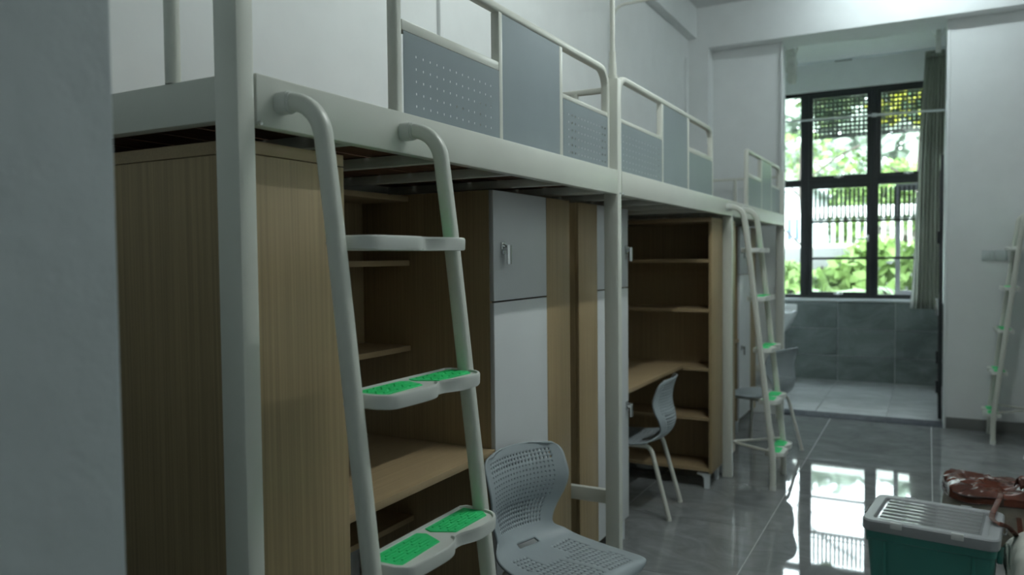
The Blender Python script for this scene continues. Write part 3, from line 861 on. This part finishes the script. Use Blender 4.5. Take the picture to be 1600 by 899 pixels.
def make_bag():
    t = empty('carry_bag', 'shiny brown-topped woven carry bag on the floor behind the bin', 'bag', (1.60, 3.50, 0), math.radians(5))
    hx, hy, H = .36, .19, .26
    def surf(z0, z1, n0):
        m = MB()
        def f(u, v):
            a = 2 * PI * u; ca, sa = math.cos(a), math.sin(a)
            k = (abs(ca) ** 6 + abs(sa) ** 6) ** (-1 / 6)
            z = z0 + (z1 - z0) * v
            bul = 1 + .05 * math.sin(PI * min(1, z / .3))
            return Vector((hx * k * ca * bul, hy * k * sa * bul, z))
        m.grid(f, 72, n0)
        return m, f
    m, f = surf(0.0, .262, 8)
    bmesh.ops.remove_doubles(m.bm, verts=m.bm.verts, dist=1e-5)
    bot = [v for v in m.bm.verts if v.co.z < 1e-4]
    for v in m.bm.verts:
        if v.co.z > .01: v.co += noise.noise_vector(v.co * 6) * .010
    es = [e for e in m.bm.edges if e.is_boundary and all(v.co.z < 1e-4 for v in e.verts)]
    bmesh.ops.holes_fill(m.bm, edges=es)
    m.build('bag_side', M_WEAVE, t, smooth=60)
    # crumpled brown film top
    m = MB()
    def g(u, v):
        a = 2 * PI * u; ca, sa = math.cos(a), math.sin(a)
        k = (abs(ca) ** 6 + abs(sa) ** 6) ** (-1 / 6)
        if v < .45:
            w = v / .45; z = .25 + .03 * w; rr = 1.055 - .02 * w
        else:
            w = (v - .45) / .55; z = .28 + .045 * math.sin(w * PI / 2); rr = (1.035) * (1 - w) + .0
        p = Vector((hx * k * ca * rr, hy * k * sa * (rr if v < .45 else rr), z))
        rg1 = abs(noise.noise(p * 8 + Vector((3, 1, 0)))); rg2 = abs(noise.noise(p * 17 + Vector((1, 7, 2))))
        p += Vector((ca * .4, sa * .6, 1)) * (.045 * (.3 - rg1) + .022 * (.3 - rg2)) * (.35 + v) + noise.noise_vector(p * 12) * .010
        # sharp gathered corner peaks
        if v > .3 and abs(ca) > .78: p.z += .030 * min(1, (v - .3) / .2) * max(0, 1 - (max(0, v - .5)) / .3)
        return p
    m.grid(g, 110, 30)
    bmesh.ops.remove_doubles(m.bm, verts=m.bm.verts, dist=1e-5)
    tag(m.build('bag_top', M_BROWN, t, smooth=28), 'crumpled shiny brown film top')
    m = MB()
    def rim(z, k, n=80):
        pts = []
        for i in range(n + 1):
            a = 2 * PI * i / n; ca, sa = math.cos(a), math.sin(a)
            q = (abs(ca) ** 6 + abs(sa) ** 6) ** (-1 / 6)
            p = Vector((hx * q * ca * k, hy * q * sa * k, z)); p += noise.noise_vector(p * 9 + Vector((3, 1, 0))) * .012
            pts.append(p)
        return pts
    m.tube(rim(.282, 1.045), .008, n=6, up=(0, 0, 1), cap=False)
    m.tube(rim(.25, 1.062), .006, n=6, up=(0, 0, 1), cap=False)
    m.build('piping', M_DARKP, t)
    # zip line and fold flaps
    for k, (x, y, w, h) in enumerate(((-.05, -.05, .07, .05), (.10, -.02, .10, .04))):
        m = MB()
        m.grid(lambda u, v: Vector((x + (u - .5) * w + .02 * v, y - .06 * v + .012 * math.sin(6 * u), .315 + h * math.sin(PI * v) + .012 * math.sin(5 * u + k))), 10, 8)
        o = m.build('fold_flap', M_BROWN, t, smooth=40)
        md = o.modifiers.new('thick', 'SOLIDIFY'); md.thickness = .004
    # strap: one loop drops over the bin-side edge
    def strap(pts, wd, nm):
        m = MB(); m.tube(pts, .005, wd, n=10, up=(1, .2, 0), sq=4); m.build(nm, M_BROWN, t)
    inv = Matrix.LocRotScale(Vector(t.location), t.rotation_euler.to_quaternion(), None).inverted()
    loop = [(1.46, 3.31, .235), (1.44, 3.10, .36), (1.425, 2.90, .405), (1.405, 2.80, .395), (1.388, 2.73, .380), (1.378, 2.66, .378), (1.382, 2.60, .380), (1.40, 2.575, .378), (1.435, 2.60, .360), (1.47, 2.68, .30), (1.50, 2.90, .22), (1.52, 3.12, .20), (1.53, 3.31, .20)]
    cv = [cr(loop, q / 36) for q in range(37)]
    strap([inv @ Vector(p) for p in cv], .022, 'strap')
    pts = [(.02 + .25 * i / 12, -.205 - .012 * math.sin(PI * i / 12), .20 - .13 * math.sin(PI * i / 12)) for i in range(13)]
    strap(pts, .03, 'strap')
    m = MB(); m.tube([(-.16 + .012 * i, -.2035 + .001 * i, .185 - .018 * i) for i in range(9)], .004, .03, n=8, up=(1, 0, 0.6), sq=4)
    m.build('strap', M_WEAVE, t)
    return t
make_bag()
def make_sack():
    t = empty('cloth_sack', 'crumpled off-white sack at the bottom right beside the bin', 'sack', (1.63, 2.60, 0))
    m = blob(.19, .22, .172, 3.0, 64)
    for v in m.bm.verts:
        p = v.co
        if p.z > .02:
            v.co += noise.noise_vector(p * 7) * .030 + noise.noise_vector(p * 18) * .010
            ridge = 1 - abs(noise.noise(p * 5 + Vector((5, 2, 1))))
            v.co += (p - Vector((0, 0, .15))).normalized() * .018 * ridge ** 3
        v.co.z = max(v.co.z, 0.0)
    m.build('sack_body', M_SACK, t, smooth=50)
    m = blob(.075, .09, .03, 2.4, 40)
    for v in m.bm.verts:
        v.co.z += .315
        v.co += noise.noise_vector(v.co * 14) * .026
    m.build('sack_neck', M_SACK, t, smooth=50)
    return t
make_sack()

# ------------------------------------------------------------------ small wall things
for i, (x, lab) in enumerate(((1.564, 'left plate of two white wall switches beside the balcony opening'), (1.655, 'right plate of two white wall switches, nearer the right ladder'))):
    t = empty('wall_switch', lab, 'switch', (x, YE, 1.46))
    bx('plate', M_SOCK, t, -.043, .043, -.009, -.0005, -.043, .043, bev=.003)
    for k in range(3):
        bx('rocker', M_SOCK, t, -.036 + .0245 * k, -.0125 + .0245 * k, -.012, -.009, -.034, .034, bev=.001)

# ------------------------------------------------------------------ balcony things
def make_curtain():
    t = empty('curtain', 'grey-green curtain drawn to the right of the window', 'curtain', (0, 0, 0))
    m = MB()
    def f(u, v):
        z = 3.58 - 2.70 * v
        w = 1.0 - .10 * v + .0 * math.sin(v)
        x0 = 1.085 - .10 * v - .012 * math.sin(v * 5); x1 = 1.272 - .012 * v
        x = x0 + (x1 - x0) * u
        n = 6.5
        a = .030 * (.55 + .45 * v)
        y = 8.36 + a * math.sin(2 * PI * n * u + .6 * math.sin(3 * v)) + .010 * math.sin(2 * PI * 2.3 * u + 2 * v)
        return Vector((x + .006 * math.sin(2 * PI * n * u * 2), y, z))
    m.grid(f, 110, 24)
    o = m.build('cloth', M_CURT, t, smooth=80); o.modifiers.new('thick', 'SOLIDIFY').thickness = .002
    m = MB()
    m.grid(lambda u, v: Vector((1.005 - .055 * v * v + .035 * u + .01 * v, 8.43 + .012 * math.sin(9 * u), 2.15 - 1.27 * v)), 8, 16)
    o = m.build('liner', M_LINER, t, smooth=80); o.modifiers.new('thick', 'SOLIDIFY').thickness = .002
    m = MB()
    m.grid(lambda u, v: Vector((1.085 + .187 * u, 8.355 + .022 * math.sin(2 * PI * 6.5 * u), 3.58 + .06 * v)), 90, 2)
    o = m.build('heading_tape', M_CURT, t, smooth=80); o.modifiers.new('thick', 'SOLIDIFY').thickness = .004
make_curtain()
t = empty('curtain_track', 'thin white curtain track below the balcony ceiling', 'curtain rail', (0, 8.42, 3.68))
bx('track', M_FOOT, t, BX0 + .02, BX1 - .02, -.012, .012, -.012, .008, bev=.003)
bx('track_joint', M_BASE, t, .18, .36, -.014, .014, -.020, -.011, bev=.002)
t = empty('drying_rod', 'thin clothes drying rod crossing in front of the window', 'rod', (0, 7.5, 2.875))
MB().tube([(-.612, 0, .012), (.642, 0, -.001)], .019, n=12).build('rod', M_FOOT, t)
MB().tube([(.642, 0, -.001), (1.29, 0, -.010)], .023, n=12).build('rod', M_FOOT, t)
MB().tube([(.62, 0, -.001), (.665, 0, -.001)], .036, n=12).build('collar', M_FOOT, t)
def bracket(x, y, lab, wrap):
    t = empty('hanger_bracket', lab, 'bracket', (x, y, ZBC), group='ceiling brackets on the balcony')
    bx('base_plate', M_FOOT, t, -.05, .05, -.04, .04, -.02, -.001, bev=.004)
    MB().tube([(0, 0, -.02), (0, 0, -.30)], .05, .04, n=12, sq=3).build('stem', M_PLAST, t)
    for s in (-1, 1):
        MB().tube([(s * .015, 0, -.16), (s * .045, 0, -.11), (s * .055, 0, -.07), (s * .042, 0, -.05)], .016, n=8, up=(0, 1, 0)).build('hook', M_PLAST, t)
    if wrap:
        m = blob(.075, .07, .12, 2.4, 36)
        for v in m.bm.verts:
            v.co += noise.noise_vector(v.co * 16) * .028; v.co.z -= .34; v.co.x -= .03
        m.build('plastic_wrap', M_PLAST, t, smooth=50)
        m = blob(.045, .045, .10, 2.4, 30)
        for v in m.bm.verts:
            v.co += noise.noise_vector(v.co * 16) * .02; v.co.z -= .46
        m.build('plastic_wrap', M_PLAST, t, smooth=50)
bracket(1.20, 7.5, 'small horned white bracket on balcony ceiling above the curtain', False)
bracket(-.14, 7.5, 'bulky plastic-wrapped bracket at the upper left of the balcony', True)
t = empty('washbasin', 'white washbasin on the left balcony wall behind the bed end', 'basin', (BX0, 7.5, 0))
m = MB(); b = m.bm
R = []
for z, dx, hy in ((.62, .36, .20), (.66, .42, .235), (.84, .505, .265), (.875, .51, .27), (.88, .51, .27)):
    R.append([b.verts.new(p) for p in ((.002, -hy, z), (dx - .04, -hy, z), (dx - .01, -hy + .015, z), (dx, -hy + .05, z), (dx, hy - .05, z), (dx - .01, hy - .015, z), (dx - .04, hy, z), (.002, hy, z))])
R.append([b.verts.new(p) for p in ((.05, -.22, .88), (.44, -.22, .88), (.46, -.21, .88), (.47, -.19, .88), (.47, .19, .88), (.46, .21, .88), (.44, .22, .88), (.05, .22, .88))])
R.append([b.verts.new(p) for p in ((.12, -.14, .76), (.36, -.14, .76), (.38, -.13, .76), (.39, -.11, .76), (.39, .11, .76), (.38, .13, .76), (.36, .14, .76), (.12, .14, .76))])
for p, q in zip(R, R[1:]):
    for i in range(8): b.faces.new((p[i], p[(i + 1) % 8], q[(i + 1) % 8], q[i]))
b.faces.new(R[0][::-1]); b.faces.new(R[-1])
m.build('bowl', M_CERAM, t, smooth=50)
bx('splash_back', M_CERAM, t, .002, .50, .245, .27, .881, .94, bev=.004)
MB().tube([(.05, 0, .88), (.05, 0, 1.02), (.08, 0, 1.05), (.16, 0, 1.04), (.17, 0, 1.0)], .022, n=10, up=(0, 1, 0)).build('tap', M_CHROME, t)
MB().tube([(.2, 0, .64), (.2, 0, .40), (.1, 0, .36), (.004, 0, .36)], .035, n=10, up=(0, 1, 0)).build('drain_pipe', M_FOOT, t)

# ------------------------------------------------------------------ garden outside
g = MB()
g.grid(lambda u, v: Vector((-30 + 60 * u, 8.86 + 50 * v, -.55 + .06 * noise.noise(Vector((u * 20, v * 20, 0))) + max(0, v - .12) * 4.5)), 60, 50)
gd = g.build('garden_ground', M_GRASS, None, smooth=80); gd['kind'] = 'structure'
struct(bx('floor_bounce', M_GROUT, None, -4, 5, BY1 + .2, 9.9, -.6, -.30))  # unseen pale slab added to bounce daylight up to the balcony ceiling
fe = empty('garden_railing', 'white picket railing across the garden outside the window', 'railing', (0, 13.2, -.22))
bx('top_rail', M_FENCE, fe, -4, 6, -.04, .04, 2.35, 2.53)
bx('bottom_rail', M_FENCE, fe, -4, 6, -.03, .03, 1.82, 1.88)
pk = MB().box(-.026, .026, -.02, .02, 1.88, 2.35).build('picket', M_FENCE, fe)
x = -3.95; fst = True
while x < 6:
    if fst: pk.location.x = x; fst = False
    else: share('picket', pk.data, fe, (x, 0, 0))
    x += .13
bx('kerb', M_BASE, fe, -4, 6, -.1, .1, -.25, 1.82)
def tree(name, label, x, y, h, r, mats, n, seed, lz=.0, leaf=.22):
    rnd = random.Random(seed)
    t = empty(name, label, 'tree', (x, y, -.2), group='trees in the garden')
    tr = MB()
    tr.tube([(0, 0, -.4), (.05, .02, h * .35), (-.04, .05, h * .65), (.02, 0, h * .9)], .06 + .012 * h, n=8, up=(0, 1, 0))
    for k in range(5):
        a = rnd.uniform(0, 2 * PI); z0 = h * rnd.uniform(.4, .7)
        tr.tube([(0, 0, z0), (math.cos(a) * r * .5, math.sin(a) * r * .5, z0 + r * .4), (math.cos(a) * r * .9, math.sin(a) * r * .9, z0 + r * .6)], .03, n=6, up=(0, 0, 1))
    tr.build('trunk', M_BARK, t)
    cl = [(rnd.uniform(-1, 1) * r * .8, rnd.uniform(-1, 1) * r * .8, h + rnd.uniform(-.6, .5) * r, rnd.uniform(.35, .6) * r) for _ in range(9)]
    for mi, mt in enumerate(mats):
        verts = []; faces = []
        for k in range(n // len(mats)):
            cx, cy, cz, cr_ = rnd.choice(cl)
            d = Vector((rnd.gauss(0, 1), rnd.gauss(0, 1), rnd.gauss(0, 1))).normalized() * cr_ * rnd.uniform(.4, 1) ** .5
            c = Vector((cx, cy, cz)) + d
            a = Vector((rnd.gauss(0, 1), rnd.gauss(0, 1), rnd.gauss(0, .6))).normalized() * leaf * rnd.uniform(.5, 1)
            q = a.cross(Vector((rnd.gauss(0, 1), rnd.gauss(0, 1), rnd.gauss(0, 1)))).normalized() * a.length * .5
            i = len(verts); verts += [c - a, c + q, c + a, c - q]; faces.append((i, i + 1, i + 2, i + 3))
        me = bpy.data.meshes.new('foliage'); me.from_pydata([tuple(v) for v in verts], [], faces); me.materials.append(mt)
        o = bpy.data.objects.new('foliage', me); COL.objects.link(o); o.parent = t; o['kind'] = 'stuff'
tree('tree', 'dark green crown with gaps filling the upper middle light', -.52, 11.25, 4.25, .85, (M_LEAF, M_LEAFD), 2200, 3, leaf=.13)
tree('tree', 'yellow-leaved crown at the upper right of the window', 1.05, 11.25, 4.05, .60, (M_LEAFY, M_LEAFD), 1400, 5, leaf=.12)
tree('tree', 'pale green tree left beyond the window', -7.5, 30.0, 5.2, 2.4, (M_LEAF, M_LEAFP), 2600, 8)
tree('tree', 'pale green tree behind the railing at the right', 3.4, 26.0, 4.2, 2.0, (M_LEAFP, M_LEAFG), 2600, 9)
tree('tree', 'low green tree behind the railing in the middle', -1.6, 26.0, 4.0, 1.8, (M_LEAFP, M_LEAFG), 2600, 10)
def hedge(x0, x1, y, z0, z1, mt, n, lab, seed, lf=1.0):
    rnd = random.Random(seed)
    t = empty('hedge', lab, 'hedge', (0, y, 0))
    tr = MB()
    for k in range(14):
        x = x0 + (x1 - x0) * (k + .5) / 14
        tr.tube([(x, 0, z0 - .6), (x + rnd.uniform(-.2, .2), rnd.uniform(-.1, .1), z1 - .2)], .05, n=6, up=(0, 1, 0))
    tr.build('stems', M_BARK, t)
    verts = []; faces = []
    for k in range(n):
        x = rnd.uniform(x0, x1); top = z1 + .25 * math.sin(x * 1.7) + .12 * math.sin(x * 5.1)
        c = Vector((x, rnd.gauss(0, .22 * lf), rnd.uniform(z0, top)))
        a = Vector((rnd.gauss(0, 1), rnd.gauss(0, 1), rnd.gauss(0, .8))).normalized() * rnd.uniform(.06, .15) * lf
        q = a.cross(Vector((rnd.gauss(0, 1), rnd.gauss(0, 1), rnd.gauss(0, 1)))).normalized() * a.length * .55
        i = len(verts); verts += [c - a, c + q, c + a, c - q]; faces.append((i, i + 1, i + 2, i + 3))
    me = bpy.data.meshes.new('foliage'); me.from_pydata([tuple(v) for v in verts], [], faces); me.materials.append(mt)
    o = bpy.data.objects.new('foliage', me); COL.objects.link(o); o.parent = t; o['kind'] = 'stuff'
hedge(-4, 5, 14.6, -.2, 1.75, M_LEAFB, 9000, 'dull brown-green hedge right behind the white railing', 11)
hedge(-3.2, 4, 11.95, -.5, 1.5, M_LEAFG, 9000, 'low leafy bushes growing in front of the white railing', 12)
hedge(-1.2, 10, 21.6, .4, 3.7, M_LEAFG, 9000, 'fresh green shrubs on the slope behind the railing', 13)
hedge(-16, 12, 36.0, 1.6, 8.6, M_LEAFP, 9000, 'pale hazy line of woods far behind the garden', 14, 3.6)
def palm(x, y, z, s, lab, seed):
    rnd = random.Random(seed)
    t = empty('palm_bush', lab, 'palm', (x, y, z), group='palms outside the window')
    MB().tube([(0, 0, -z - .6), (.02, .01, -.3), (0, 0, .03)], .10, n=8, up=(0, 1, 0)).build('stem', M_BARK, t)
    for k in range(13):
        a = 2 * PI * k / 13 + rnd.uniform(-.2, .2); el = rnd.uniform(.5, 1.15); L = s * rnd.uniform(.8, 1.1)
        m = MB(); spine = []
        for i in range(11):
            w = i / 10; rr = L * w * math.cos(el * (1 - .3 * w)); zz = L * (math.sin(el) * w - .75 * w * w * w)
            spine.append(Vector((math.cos(a) * rr, math.sin(a) * rr, zz)))
        m.tube(spine, .018, n=5, up=(0, 0, 1))
        side = Vector((-math.sin(a), math.cos(a), 0))
        for i in range(2, 22):
            w = i / 22; j = min(9, int(w * 10)); p = spine[j].lerp(spine[j + 1], w * 10 - j); d = (spine[j + 1] - spine[j]).normalized()
            ll = s * .30 * math.sin(PI * (w * .85 + .1))
            for sg in (-1, 1):
                e = p + side * sg * ll + d * ll * .5 - Vector((0, 0, ll * .25))
                v = [m.bm.verts.new(p - d * .016), m.bm.verts.new(p + d * .016), m.bm.verts.new(e)]
                m.bm.faces.new(v)
        m.build('frond', M_PALM, t, smooth=0)
palm(.12, 10.2, .62, 1.15, 'feathery palm low in the middle of the window', 1)
palm(1.9, 10.4, .2, .8, 'feathery palm low at the right of the window', 2)
palm(-1.9, 10.3, .2, .8, 'small palm low at the left of the window', 7)
bd = empty('building', 'white building with blue windows far left through the window', 'building', (-2.6, 19.5, -.3))
bx('wall', M_BLDG, bd, -3.2, 1.1, 0, 4, 0, 3.4)
for zz in (1.2, 2.1):
    for xx in (-2.2, -.75, .7):
        f = bx('window', M_BLDG, bd, xx - .22, xx + .22, -.06, 0, zz, zz + .65)
        bx('pane', M_BGLASS, f, xx - .16, xx + .16, -.07, -.06, zz + .06, zz + .59)
bx('roof', M_BLDG, bd, -3.4, 1.3, -.2, 4.2, 3.4, 3.6)
